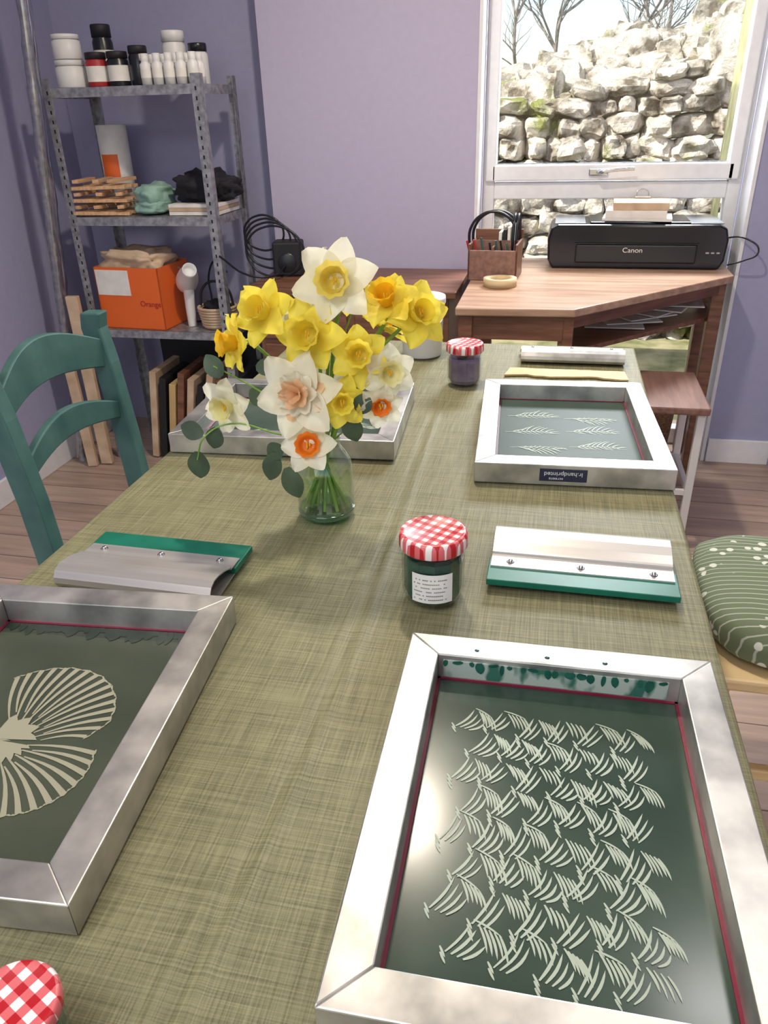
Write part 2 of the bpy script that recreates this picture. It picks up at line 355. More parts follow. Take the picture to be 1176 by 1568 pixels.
# ---------------------------------------------------------------- screen frames
def stroke(V,F,x0,y0,x1,y1,w,z,curve=0,blunt=False):
    d=Vector((x1-x0,y1-y0)); n=Vector((-d.y,d.x)).normalized(); o=len(V); k=6; pl=[];pr=[]; z=z+random.random()*.0003
    for i in range(k+1):
        t_=i/k; c=Vector((x0,y0))+d*t_+n*curve*math.sin(math.pi*t_)
        ww=w*(math.sin(math.pi*min(1,.12+t_*.88))**.6 if not blunt else (.25+.75*t_))
        pl.append(c+n*ww); pr.append(c-n*ww)
    for p in pl+pr[::-1]: V.append((p.x,p.y,z))
    m_=2*(k+1)
    for i in range(k): F.append((o+i,o+i+1,o+m_-2-i,o+m_-1-i))
def screen(name,wd,dp,loc,rz,h=.037,t_=.034,emul='emul'):
    g=group(name,loc,rz); a,b=wd/2,dp/2; c,d=a-t_,b-t_
    bars={"bar_near":[(-a,-b),(a,-b),(c,-d),(-c,-d)],"bar_far":[(a,b),(-a,b),(-c,d),(c,d)],"bar_left":[(-a,b),(-a,-b),(-c,-d),(-c,d)],"bar_right":[(a,-b),(a,b),(c,d),(c,-d)]}
    for k,p in bars.items(): prism(k,p,0.0,h,'alu',g,.0014)
    box("emulsion",-c+.001,c-.001,-d+.001,d-.001,.003,.0045,emul,g)
    for k,(x0,x1,y0,y1) in {"tape_left":(-c,-c+.003,-d,d),"tape_right":(c-.003,c,-d,d),"tape_far":(-c,c,d-.003,d),"tape_near":(-c,c,-d,-d+.002)}.items():
        box(k,x0,x1,y0,y1,.0046,.0058,'red',g)
    return g,c,d
# near right
g,c,d=screen("screen_printing_frame",.320,.412,(.038,.477,TZ),math.radians(1.0))
V=[];F=[]
PZ=.0049
U=random.uniform
for r in range(8):
    x=-.100+U(0,.006)+(r%2)*.013; y0=.116-r*.0340
    while x<.070:
        lw=U(.012,.018); rw=U(.014,.020); up=U(.025,.035)
        yb=y0+U(-.004,.004)-.012*(x+.1)/.18
        ax,ay=x,yb-up*.5; px_,py_=x+lw,yb+up*.45
        cv=-U(.0008,.0028)
        for k in range(random.choice([3,3,4])): # parallel rising blades
            stroke(V,F,ax+k*.0046,ay-k*.0012,px_+k*.0040,py_-k*.0058,U(.0010,.0014),PZ,curve=cv)
        for k in range(random.choice([2,3])): # short ticks at the foot
            stroke(V,F,ax-.0045+k*.0008,ay+.004-k*.0048,ax+.0005+k*.0008,ay-.0045-k*.0048,.00095,PZ)
        if px_+rw<.094:
            m_=random.choice([4,5,5]); sl=U(.004,.009); ln=U(.017,.022); lx=U(.0055,.0085)
            for k in range(m_):
                t_=(k+.5)/m_; xs=px_+.0035+rw*t_; ys=py_-.001-sl*t_
                stroke(V,F,xs,ys,xs+lx,ys-ln+U(-.002,.002),U(.0009,.0012),PZ,curve=.0012)
            if random.random()<.6: stroke(V,F,px_+.001,py_+.002,px_+rw+.004,py_-sl-.002,.0009,PZ,curve=.001)
        x+=lw+rw*U(.84,.96)
mesh("open_pattern",V,F,'open',g)
box("ink_residue",-c+.006,c-.012,d-.0012,d+.0004,.008,.030,'drip',g)
V=[];F=[]
for k in range(20):
    x=-c+.01+k*(2*c-.03)/19+random.uniform(-.003,.003); l=random.uniform(.003,.016)
    stroke(V,F,x,.031,x+random.uniform(-.002,.002),.031-l,random.uniform(.002,.006),0,0)
o=mesh("ink_drips",V,F,noise_mat("wet_green_ink",rgb(20,74,62),rgb(44,104,86),40,.2),g); o.rotation_euler=(math.pi/2,0,0); o.location=(0,d-.0016,0)
for x in (-.085,-.01,.05): blob("ink_spot",(x,d+.012,.037),(.0028,.0022,.001),'ink',g,.2,x,2,2)
# near left
cx,cy=(-.354-.321-.674-.64)/4,(.712+.303+.686+.277)/4
g,c,d=screen("screen_printing_frame",.320,.412,(cx,cy,TZ),math.radians(4.6),emul='emul2')
V=[];F=[]
def tl(wx,wy,rz=math.radians(4.6)):
    x,y=wx-cx,wy-cy; return (x*math.cos(rz)+y*math.sin(rz),-x*math.sin(rz)+y*math.cos(rz))
fx,fy=tl(-.512,.472)
def rim(deg):
    if deg>0: t_=(deg-4)/108.0; return .098+.020*math.sin(math.pi*max(0,min(1,t_)))*1.0-.014*max(0,.12-t_)/.12
    t_=(-deg-6)/58.0; return .103+.012*math.sin(math.pi*max(0,min(1,t_)))
for (a0,a1,nn) in ((108,5,16),(-8,-62,9)):
    for k in range(nn):
        dg=a0+(a1-a0)*k/(nn-1); a=math.radians(dg); Rr=rim(dg)
        wf=math.radians(abs(a1-a0)/(nn-1))*Rr*.5*.46
        r0=.030+.010*(k%2)
        stroke(V,F,fx+r0*math.cos(a),fy+r0*math.sin(a),fx+Rr*math.cos(a+.07),fy+Rr*math.sin(a+.07),wf,PZ,curve=.0035,blunt=True)
    m_=30; pts=[]
    for k in range(m_+1):
        dg=a0+3+(a1-a0-5)*k/m_; a=math.radians(dg); Rr=rim(dg)+.0012*math.sin(k*2.2); pts.append((fx+Rr*math.cos(a+.06),fy+Rr*math.sin(a+.06)))
    for k in range(m_): stroke(V,F,pts[k][0],pts[k][1],pts[k+1][0],pts[k+1][1],.0010,PZ+.0001,curve=-.0004)
    o_=len(V); V.append((fx-.012,fy,PZ+.0004)); m_=10
    for k in range(m_+1):
        a=math.radians(a0+(a1-a0)*k/m_); rr=.032+.005*math.sin(k*2.1); V.append((fx+rr*math.cos(a),fy+rr*math.sin(a),PZ+.0004))
    for k in range(m_): F.append((o_,o_+1+k+1,o_+1+k))
stroke(V,F,fx-.080,fy+.004,fx+.01,fy,.0035,PZ)
for k in range(13):
    a=math.radians(200-k*24); px,py=fx-.062,fy+.052
    stroke(V,F,px+.004*math.cos(a),py+.004*math.sin(a),px+.02*math.cos(a),py+.02*math.sin(a),.0016,PZ,blunt=True)
mesh("open_pattern",V,F,'open2',g)
V=[];F=[]
for k in range(26):
    x=-c+.006+k*(2*c-.012)/25; stroke(V,F,x,d-.004,x+random.uniform(-.004,.004),d-random.uniform(.012,.03),random.uniform(.004,.009),.0050)
mesh("ink_smear",V,F,noise_mat("dark_ink_smear",rgb(44,56,46),rgb(56,68,54),20,.25),g)
# far left (landscape)
g,c,d=screen("screen_printing_frame",.425,.330,(-.478,1.372,TZ),math.radians(3.6),emul='emul3')
V=[];F=[]
def feather(mx,my,fl,s=1):
    for k in range(11):
        x0=mx+(-.038+k*.006)*s; y0=my+.010*math.sin(k*.5)*s
        stroke(V,F,x0,y0,x0+.024*s,y0+fl*(.022-.0022*k)*s,.0012,PZ,curve=.002)
        if k%2: stroke(V,F,x0,y0,x0+.022*s,y0-fl*(.012-.001*k)*s,.0010,PZ,curve=-.001)
    stroke(V,F,mx-.045*s,my-.006,mx+.05*s,my+.004,.0013,PZ)
feather(.128,-.02,1,.8); feather(.12,-.075,-1,.7); feather(-.06,-.07,1,.9)
mesh("open_pattern",V,F,'open',g)
# far right
g,c,d=screen("screen_printing_frame",.326,.440,(.046,1.384,TZ),math.radians(3.0),emul='emul3')
V=[];F=[]
for (mx,my,fl) in ((-.055,.085,1),(.055,.078,-1),(-.06,.0,1),(.055,.01,1),(-.05,-.075,-1),(.058,-.065,1)):
    for k in range(9): # leafy feather with separate barbs
        u=k/8; x0=mx-.040+.070*u; y0=my+.008*math.sin(u*3)*fl
        l=.026*math.sin(math.pi*(.15+.8*u))
        stroke(V,F,x0,y0,x0+.018+U(-.003,.003),y0+l*fl*U(.8,1.1),.0011,PZ,curve=.002)
        stroke(V,F,x0,y0,x0+.018+U(-.003,.003),y0-l*.7*fl*U(.8,1.1),.0009,PZ,curve=-.002)
    stroke(V,F,mx-.055,my-.002,mx+.048,my+.004,.0010,PZ,curve=.003)
mesh("open_pattern",V,F,'open',g)
box("maker_label",-.055,.022,-.2212,-.2200,.008,.030,base_mat("navy_label",rgb(40,42,66),.5),g)
text("label_text","lr.handprinted",.0105,(-.0165,-.2214,.0215),(math.pi/2,math.pi,0),'wplast',g,1.05)
text("label_text_small","screens",.007,(-.028,-.2214,.0125),(math.pi/2,math.pi,0),'wplast',g,1.1)
# ---------------------------------------------------------------- squeegees
def squeegee(name,loc,rz,ln=.235,blade='green',bl=.062,hm='alu2'):
    g=group(name,loc,rz)
    P=[(0,.012),(.001,.020),(.007,.028),(.018,.0325),(.034,.0315),(.050,.0275),(.064,.0225),(.068,.0215),(.0685,.0185),(.098,.0175),(.0985,.014),(.0985,.008),(.098,.005),(.064,.004),(.034,.0015),(.014,.0015),(.004,.005)]
    n=len(P); V=[(-ln/2,-p[0],p[1]) for p in P]+[(ln/2,-p[0],p[1]) for p in P]
    F=[(i,(i+1)%n,n+(i+1)%n,n+i) for i in range(n)]
    o=mesh("handle",V,F,hm,g)
    s=o.modifiers.new("s","SOLIDIFY"); s.thickness=.0018; s.offset=-1
    for i in range(3): 
        x=(-.40+.40*i)*ln*.98
        lathe("screw_%d"%i,[(0,.0212),(.0028,.0208),(.0032,.0175),(.0032,.016)],'steel',g,(x,-.086,0),16)
        lathe("screw_recess_%d"%i,[(0,.0176),(.0052,.0176),(.0052,.0180),(.0040,.0180)],'blackm',g,(x,-.086,0),16)
    box("blade",-ln/2-.003,ln/2+.004,-.098-bl+.03,-.075,.0065,.0155,blade,g,.001)
    return g
squeegee("squeegee",(.0655,.966,TZ),math.radians(-.3))
squeegee("squeegee",(-.509,.732,TZ),math.radians(179),.226,bl=.068)
squeegee("squeegee",(.060,1.835,TZ),math.radians(180.5),.245,'beige',.035,'alu')
n=16
top=[(-.085+.265*i/n,1.79+random.uniform(-.002,.002)) for i in range(n+1)]; bot=[(-.095+.280*i/n,1.735+.012*math.sin(i*.7)*.5+random.uniform(-.004,.004)) for i in range(n+1)]
prism("beige_board",bot+top[::-1],TZ,TZ+.004,'beige')
# ---------------------------------------------------------------- jars
def jar(name,x,y,ink,r=.036,h=.088,label=True,rz=.2):
    g=group(name,(x,y,TZ+.0015),rz)
    lathe("glass_body",[(0,.0),(r*.86,.0),(r*.95,.004),(r,.012),(r,h*.62),(r*.95,h*.74),(r*.86,h*.80),(r*.86,h*.9)],'glass',g,sides=12)
    lathe("ink",[(0,.003),(r*.82,.003),(r*.93,.012),(r*.93,h*.58),(r*.9,h*.66),(0,h*.66)],ink,g,sides=12)
    lathe("lid",[(r*.9,h*.80),(r*1.06,h*.79),(r*1.09,h*.81),(r*1.08,h*.94),(r*1.04,h*.985),(r*.96,h),(r*.9,h*.985),(0,h*.985)],'ging',g)
    if label:
        V=[];F=[];nn=10
        for i in range(nn+1):
            a=math.radians(-90-38+76*i/nn)-rz+.12
            for z in(h*.12,h*.56): V.append((r*1.012*math.cos(a),r*1.012*math.sin(a),z))
        for i in range(nn): F.append((2*i,2*i+2,2*i+3,2*i+1))
        mesh("label",V,F,'paper',g,True)
        V=[];F=[]
        for row in range(6):
            z=h*(.17+.06*row)
            for i in range(nn*2-2):
                if random.random()<.25: continue
                a0=math.radians(-90-34+34*i/nn)-rz+.12; a1=a0+math.radians(2.6); o=len(V)
                for a in(a0,a1):
                    for zz in(z,z+h*.016): V.append((r*1.02*math.cos(a),r*1.02*math.sin(a),zz))
                F.append((o,o+2,o+3,o+1))
        mesh("label_print",V,F,'galv',g)
    return g
jar("ink_jar",-.122,.812,'ink',.040,.095)
jar("ink_jar",-.182,1.672,'purpink',.039,.093,False)
jar("ink_jar",-.309,.222,'ink',.029,.053,False)
g=group("white_tub",(-.315,1.885,TZ+.0005))
lathe("body",[(0,0),(.047,0),(.050,.004),(.054,.125),(.057,.127),(.057,.140),(.054,.142),(.052,.14),(.050,.01),(0,.01)],'wplast',g)
tube("handle",[(.056,0,.13),(.05,-.04,.09),(.0,-.06,.075),(-.05,-.04,.09),(-.056,0,.13)],.0015,'wplast',g)
lathe("lid",[(0,.146),(.052,.146),(.058,.148),(.059,.142),(.059,.132)],'wplast',g)
# ---------------------------------------------------------------- vase + flowers
g=group("vase_of_daffodils",(-.320,1.005,TZ+.002))
vp=[(0,.0),(.034,.0),(.041,.004),(.044,.014),(.044,.075),(.041,.092),(.032,.106),(.027,.113),(.0265,.124),(.029,.131)]
lathe("vase_glass",vp+[(.0265,.131),(.0245,.124),(.025,.113),(.030,.104),(.039,.090),(.042,.075),(.042,.014),(.038,.007),(0,.006)],'vglass',g)
lathe("vase_base_ring",[(0,.001),(.037,.001),(.0435,.006),(.0445,.012),(.0435,.014),(.036,.009),(0,.008)],glassmat("thick_green_glass",(.40,.70,.55,1),.03,.2),g)
O0=Vector((-.320,1.012,TZ))
def daff(c,dr,Rr,pm,cm,cl=.5,cr=.32,double=False,roll=0,back=.0):
    c=Vector(c)-O0; dr=Vector(dr).normalized()
    q=dr.to_track_quat('Z','Y').to_matrix()@Matrix.Rotation(roll,3,'Z')
    V=[];F=[]
    for k in range(6):
        a=2*math.pi*k/6; o=len(V); nu,nv=7,6
        zo=(k%2)*.0015; tw=random.uniform(-.15,.15); bend=random.uniform(.02,.30)-back; lsc=random.uniform(.92,1.08)
        for i in range(nu+1):
            u=i/nu; wd=.36*Rr*(math.sin(math.pi*(u**.72)*.97+.03)**.75)+.002
            for j in range(nv+1):
                s=j/nv*2-1; x=Rr*lsc*u*(.99-.05*abs(s)); y=s*wd
                z=zo+Rr*(bend*math.sin(u*2.2)*.5+ .10*s*s*u + tw*s*u*.5)+.0015*math.sin(u*9+s*4+k)
                p=Vector((x*math.cos(a)-y*math.sin(a),x*math.sin(a)+y*math.cos(a),z)); V.append(q@p+c)
        for i in range(nu):
            for j in range(nv):
                b=o+i*(nv+1)+j; F.append((b,b+1,b+nv+2,b+nv+1))
    mesh("petals",V,F,pm,g,True)
    rot=q.to_euler()
    L_=Rr*cl; r=Rr*cr
    if not double:
        lathe("corona",[(0,.001),(r*.55,.001),(r*.7,L_*.3),(r*.78,L_*.6),(r*.92,L_*.85),(r*1.18,L_)],cm,g,c,36,rot,frill=.07)
        lathe("corona_inner",[(0,.003),(r*.5,.003),(r*.62,L_*.35),(r*.7,L_*.6),(r*.85,L_*.85)],cm,g,c,24,rot)
        for k in range(3): blob("stamen",c+q@Vector((.0025*math.cos(k*2.1),.0025*math.sin(k*2.1),L_*.5)),(.0015,.0015,.004),'pyc',g,.1,k,2,1)
    else: # ruffled double centre: many small curled petals
        for ring,(nn,r0,r1,hh) in enumerate(((9,.10,.62,.10),(8,.06,.48,.24),(6,.03,.34,.36),(4,.0,.20,.44))):
            V=[];F=[]
            for k in range(nn):
                a=2*math.pi*k/nn+ring*.5+random.uniform(-.15,.15); o=len(V); w0=Rr*.20*(1-.12*ring)
                for i in range(6):
                    u=i/5
                    for j in range(5):
                        s=j/4*2-1; x=Rr*(r0+(r1-r0)*u); y=s*w0*math.sin(math.pi*min(1,.15+.75*u))
                        z=Rr*(hh*u**.7+.05*math.sin(s*6+k)*u+.02*ring)
                        V.append(q@Vector((x*math.cos(a)-y*math.sin(a),x*math.sin(a)+y*math.cos(a),z))+c)
                for i in range(5):
                    for j in range(4):
                        b=o+i*5+j; F.append((b,b+1,b+6,b+5))
            mesh("ruffle_%d"%ring,V,F,cm if ring!=1 else 'pw',g,True)
    bk=c-dr*.022
    lathe("calyx",[(0,-.024),(.003,-.024),(.0045,-.015),(.003,-.006),(.0055,.0)],'stem',g,c,12,rot)
    nk=Vector((max(-.016,min(.016,c.x*.22)),max(-.016,min(.016,c.y*.2)),.125)); bt=Vector((-nk.x*1.4+random.uniform(-.012,.012),-nk.y*1.4+random.uniform(-.012,.012),.012))
    mid=(bk+nk)*.5+Vector((0,.01,.015)); mid.x=mid.x*.85
    tube("stem",[bk,mid,nk,(nk+bt)*.5,bt],.0026,'stem',g)
W=[
((-.282,1.005,1.106),(-.02,-1,.30),.060,'pw','pyl',.44,.34,False,.3),
((-.316,.985,1.038),(-.10,-1,.35),.054,'py','py',.62,.36,False,.0),
((-.385,1.00,1.062),(-.30,-.8,.55),.052,'py','py',.65,.36,False,.5),
((-.432,1.00,1.020),(-.75,-.7,.10),.044,'py','pyc',.62,.36,False,.2),
((-.216,1.02,1.075),(-.1,-.6,.75),.048,'py','pyc',.65,.34,False,.4),
((-.178,1.02,1.060),(.55,-.7,.45),.050,'py','py',.66,.36,False,.1),
((-.326,.945,.968),(-.05,-1,.28),.063,'pw','pp',.30,.46,True,.25),
((-.436,.955,.942),(-.35,-1,-.05),.044,'pw','pyw',.5,.36,False,.35),
((-.250,.985,1.012),(.15,-.9,.35),.046,'py','py',.6,.35,False,.6),
((-.312,.925,.900),(.05,-.9,.55),.042,'pw','po',.24,.36,False,.1),
((-.210,.985,.990),(.4,-.9,.15),.042,'pw','pyw',.4,.36,False,.45),
((-.218,.965,.950),(.3,-.9,-.1),.034,'pw','po',.30,.34,False,.3),
((-.270,.955,.955),(.3,-.9,.2),.038,'py','py',.55,.34,False,.2),
((-.235,1.06,1.03),(.4,.4,.7),.044,'py','pyc',.6,.34,False,.2),
((-.36,1.07,1.03),(-.3,.6,.7),.044,'pw','pyc',.5,.34,False,.2),
((-.30,1.09,1.06),(.1,.7,.6),.044,'py','pyc',.5,.34,False,.7),
((-.312,1.03,1.105),(-.6,-.6,.3),.042,'pw','pyl',.4,.34,False,.5),
]
for a in W: daff(*a)
def leafm(c,dr,nrm,l,wd,mat='leaf'):
    c=Vector(c)-O0; dr=Vector(dr).normalized(); nrm=Vector(nrm).normalized(); sd=dr.cross(nrm).normalized(); nrm=sd.cross(dr)
    V=[];F=[];nu,nv=8,4
    for i in range(nu+1):
        u=i/nu; w_=wd*math.sin(math.pi*min(1,u*.94+.05))**.7
        for j in range(nv+1):
            s=j/nv*2-1; V.append(c+dr*l*u+sd*s*w_+nrm*(.12*abs(s)*w_-.1*l*u*u))
    for i in range(nu):
        for j in range(nv): b=i*(nv+1)+j; F.append((b,b+1,b+nv+2,b+nv+1))
    mesh("leaf",V,F,mat,g,True)
spr=[([(-.32,.99,.878),(-.37,.96,.90),(-.43,.94,.92),(-.47,.93,.90),(-.485,.93,.865)],[( -.482,.93,.878,-.1,0,-1,.045,.017),(-.47,.93,.905,-.9,0,.3,.036,.014),(-.45,.935,.915,-.3,0,-.9,.036,.014)]),
([(-.32,.99,.878),(-.38,.97,.95),(-.42,.96,.98),(-.45,.95,1.0)],[(-.44,.95,.985,-.6,0,.9,.036,.014),(-.43,.96,.965,-.9,0,-.3,.036,.014),(-.41,.98,.96,.5,0,-.6,.034,.015),(-.40,.98,.99,.8,0,.1,.03,.012)]),
([(-.34,.98,.878),(-.36,.955,.885),(-.372,.95,.86)],[(-.372,.95,.875,-.25,-.1,-.9,.046,.015),(-.355,.945,.855,.35,-.1,-1,.050,.016),(-.36,.95,.885,-.8,0,-.5,.03,.014)]),
([(-.30,.99,.878),(-.27,.97,.91),(-.245,.955,.94)],[(-.262,.955,.935,.25,0,-.9,.040,.015),(-.245,.955,.94,.3,0,.9,.03,.014)]),
([(-.32,1.0,.878),(-.29,1.02,1.0),(-.262,1.03,1.08)],[(-.262,1.02,1.06,.2,0,1,.03,.010)])]
for pts,lv in spr:
    tube("sprig",[Vector(p)-O0 for p in pts],.0012,'stem',g)
    for (x,y,z,a,b,c_,l,wd) in lv: leafm((x,y,z),(a,b,c_),(.1,-1,.25),l,wd)
# ---------------------------------------------------------------- chairs
def slat(name,y0,y1,z0,h,arch,bow,mat,parent,th=.018,x=0):
    V=[];F=[];n=16
    for i in range(n+1):
        u=i/n; y=y0+(y1-y0)*u; k=math.sin(math.pi*u); xx=x-bow*k
        zb=z0+arch*.8*k; zt=z0+h*(.75+.25*k)+arch*k
        V+= [(xx,y,zb),(xx+th,y,zb),(xx+th,y,zt),(xx,y,zt)]
    for i in range(n):
        for a,b in((0,1),(1,2),(2,3),(3,0)): F.append((4*i+a,4*i+b,4*i+4+b,4*i+4+a))
    F+=[(0,1,2,3),(4*n,4*n+1,4*n+2,4*n+3)]
    return mesh(name,V,F,mat,parent,False,.003)
def post(name,pts,w_,mat,parent):
    V=[];F=[];n=len(pts)
    for i,(x,y,z) in enumerate(pts):
        for sx,sy in((-1,-1),(1,-1),(1,1),(-1,1)): V.append((x+sx*w_*.6,y+sy*w_/2,z))
    for i in range(n-1):
        for a in range(4): b=(a+1)%4; F.append((4*i+a,4*i+b,4*i+4+b,4*i+4+a))
    F+=[(0,1,2,3),(4*n-4,4*n-3,4*n-2,4*n-1)]
    return mesh(name,V,F,mat,parent,False,.004)
g=group("dining_chair",(-1.0,1.375,0))
for k,y in enumerate((-.19,.19)):
    post("back_post_%d"%k,[(-.03,y,0),(.0,y,.25),(.01,y,.45),(.0,y,.62),(-.02,y*1.02,.80),(-.035,y*1.04,.88),(-.03,y*1.04,.915)],.040,'teal',g)
slat("crest_rail",-.18,.18,.79,.088,.03,.03,'teal',g,.02,-.03)
slat("middle_rail",-.18,.18,.665,.055,.03,.02,'teal',g,.018,-.012)
box("seat",-.01,.38,-.2,.2,.42,.45,'teal',g,.01)
for k,(x,y) in enumerate(((.35,-.17),(.35,.17))): box("front_leg_%d"%k,x-.02,x+.02,y-.02,y+.02,0,.42,'teal',g,.004)
box("stretcher_0",0,.35,-.18,-.16,.2,.225,'teal',g); box("stretcher_1",0,.35,.16,.18,.2,.225,'teal',g)
g=group("dining_chair",(.0,1.28,0))
box("seat",.30,.72,-.20,.20,.425,.45,'pine',g,.006)
for k,(x,y) in enumerate(((.33,-.18),(.33,.18))): box("front_leg_%d"%k,x-.018,x+.018,y-.018,y+.018,0,.43,'pine',g,.008)
for k,y in enumerate((-.18,.18)): post("back_post_%d"%k,[(.72,y,0),(.71,y,.45),(.75,y,.9)],.03,'pine',g)
box("stretcher_near",.33,.72,-.19,-.17,.22,.245,'pine',g,.004); box("stretcher_far",.33,.72,.17,.19,.22,.245,'pine',g,.004)
slat("crest_rail",-.18,.18,.80,.07,.0,-.02,'pine',g,.018,.735); slat("middle_rail",-.18,.18,.65,.05,0,-.02,'pine',g,.018,.72)
blob("cushion",(.510,.008,.490),(.200,.192,.044),'cush',g,.05,2,1.5,4,.55,-.039)
g=group("wooden_stool",(.405,2.45,0))
box("seat",-.11,.085,-.18,.18,.475,.50,'stoolwood',g,.006)
for k,(x,y) in enumerate(((-.09,-.15),(.065,-.15),(-.09,.15),(.065,.15))): box("leg_%d"%k,x-.012,x+.012,y-.012,y+.012,0,.475,'wplast',g,.003)
for k,y in enumerate((-.15,.15)): box("rung_%d"%k,-.09,.065,y-.008,y+.008,.2,.216,'wplast',g)
box("rung_side_0",.057,.073,-.15,.15,.2,.216,'wplast',g)
# ---------------------------------------------------------------- desk
DZ=.77
g=group("corner_desk")
prism("top",[(-.285,2.31),(.07,2.325),(.612,2.88),(.612,3.19),(-.285,3.19)],DZ-.025,DZ,'deskwood',g,.004)
for k,(x,y) in enumerate(((-.255,2.345),(.05,2.36),(.575,2.92),(-.255,3.15),(.575,3.15))): box("leg_%d"%k,x-.022,x+.022,y-.022,y+.022,0,DZ-.025,'darkwood',g,.003)
box("apron_front",-.24,.04,2.335,2.355,DZ-.1,DZ-.025,'darkwood',g)
box("apron_left",-.27,-.25,2.36,3.14,DZ-.1,DZ-.025,'darkwood',g); box("apron_back",-.24,.56,3.14,3.16,DZ-.1,DZ-.025,'darkwood',g)
o=box("apron_diagonal",-.36,.36,-.01,.01,0,.045,'darkwood',g); o.location=(.315,2.645,DZ-.048); o.rotation_euler=(0,0,math.radians(45.6))
prism("lower_shelf",[(.06,2.42),(.58,2.95),(.58,3.15),(.06,3.15)],.60,.615,'darkwood',g)
for k in range(6):
    o=box("paper_sheet_%d"%k,-.1,.1,-.07,.07,0,.004,'paper',g); o.location=(.22+.05*k,2.78+.04*k,.62+.008*k); o.rotation_euler=(0,0,.3*k)
g=group("inkjet_printer",(.281,3.095,DZ+.001),math.radians(0))
a,b=.312,.125
pr=[(-a+.02,0),(a-.02,0),(a-.004,.03),(a,.10),(a-.010,.140),(a-.035,.152),(-a+.035,.152),(-a+.010,.140),(-a,.10),(-a+.004,.03)]
prism("body",pr,-b,b,'black',g,.008,(0,0,0),(math.pi/2,0,0))
box("front_tray",-.21,.21,-b-.008,-b+.02,.02,.085,'dark',g,.006)
box("tray_seam",-.215,.215,-b-.009,-b,.088,.090,'blackm',g)
box("top_lid",-.165,.185,-b+.03,b-.01,.150,.158,'black',g,.004)
gg=base_mat("sky_reflection_grey",rgb(150,156,164),.12)  # grey paints the sky's reflection onto the black printer top
for s in(-1,1): box("sky_sheen_%d"%(s+1),s*.235-.055,s*.235+.055,-b+.015,b-.01,.1515,.157,gg,g,.003)
text("brand_text","Canon",.024,(-.01,-b-.009,.066),(math.pi/2,0,0),'wplast',g,1.1)
for k in range(3): box("button_%d"%k,.24+.018*k,.252+.018*k,-b-.003,-b+.002,.055,.061,'galv',g,.001)
g=group("clipboard_stack",(.285,3.085,DZ+.160),math.radians(-6))
box("white_board",-.12,.12,-.085,.085,0,.010,'paper',g,.001)
box("paper_pad",-.11,.10,-.085,.075,.010,.036,'paper',g,.001)
o=box("card_pad",-.09,.10,-.08,.08,.036,.062,'kraft',g,.002); o.rotation_euler=(0,0,.06)
box("clip",-.02,.04,.06,.085,.062,.070,'steel',g,.003); tube("clip_loop",[(-.012,.085,.070),(-.01,.09,.086),(.025,.09,.086),(.03,.085,.070)],.002,'steel',g)
tube("power_cable",[(.59,3.1,.86),(.66,3.02,.87),(.70,2.99,.83),(.66,3.0,.80),(.61,3.02,.78)],.003,'dark')
g=group("desk_organiser",(-.205,2.80,DZ+.001),math.radians(-4))
box("front",-.085,.085,-.08,-.072,0,.10,'stoolwood',g,.002); box("back",-.085,.085,.072,.08,0,.15,'darkwood',g,.002)
box("side_l",-.085,-.077,-.08,.08,0,.12,'darkwood',g,.002); box("side_r",.077,.085,-.08,.08,0,.12,'darkwood',g,.002)
box("bottom",-.08,.08,-.075,.075,0,.008,'darkwood',g); box("divider",-.08,.08,-.02,-.014,0,.125,'stoolwood',g); box("divider_2",-.003,.003,-.075,.075,0,.11,'stoolwood',g)
for k in range(7):
    x=-.07+.022*k; tube("pen_%d"%k,[(x,-.04,.02),(x-.01+random.uniform(-.02,.0),-.05,.12+random.uniform(0,.04))],.0035,random.choice(['dark','teal','paper','redlab','blackm']),g)
for k in range(4): box("card_%d"%k,.01+.015*k,.02+.015*k,-.01,.06,.02,.15+.008*k,random.choice(['paper','kraft','dark']),g)
for k in range(2):
    pts=[(-.02+.01*k+.085*math.cos(a_),.05+.025*k,.125+.085*math.sin(a_)) for a_ in [i*math.pi/6 for i in range(12)]]
    tube("cable_coil_%d"%k,pts,.005,'dark',g,True)
for k in range(2):
    pts=[(.06+.012*k,.03+.05*math.cos(a_),.12+.085*math.sin(a_)) for a_ in [i*math.pi/6 for i in range(12)]]
    tube("cable_coil_side_%d"%k,pts,.005,'dark',g,True)
g=group("masking_tape_roll",(-.175,2.64,DZ+.001))
lathe("roll",[(.036,0),(.056,0),(.056,.026),(.036,.026),(.036,0)],'cap',g)
g=group("wooden_sideboard")
box("top",-1.09,-.32,2.62,3.04,.725,.75,'darkwood',g,.004)
box("body",-1.06,-.35,2.66,3.03,.08,.725,'darkwood',g,.003)
for k in range(2):
    box("drawer_front_%d"%k,-1.04+.35*k,-.72+.35*k,2.648,2.662,.56,.70,'darkwood',g,.003); box("door_front_%d"%k,-1.04+.35*k,-.72+.35*k,2.648,2.662,.11,.54,'darkwood',g,.003)
    blob("knob_%d"%k,(-.88+.35*k,2.64,.63),(.012,.012,.012),'steel',g,0,0,1,2)
for k,(x,y) in enumerate(((-1.04,2.68),(-.37,2.68),(-1.04,3.0),(-.37,3.0))): box("foot_%d"%k,x-.02,x+.02,y-.02,y+.02,0,.08,'darkwood',g)
g=group("small_speaker",(-1.0,2.88,.751),.15)
box("body",-.055,.055,-.045,.045,0,.125,'blackm',g,.008); lathe("cone",[(0,0),(.03,.004),(.036,0)],'dark',g,(0,-.0455,.05),24,(math.pi/2,0,0))
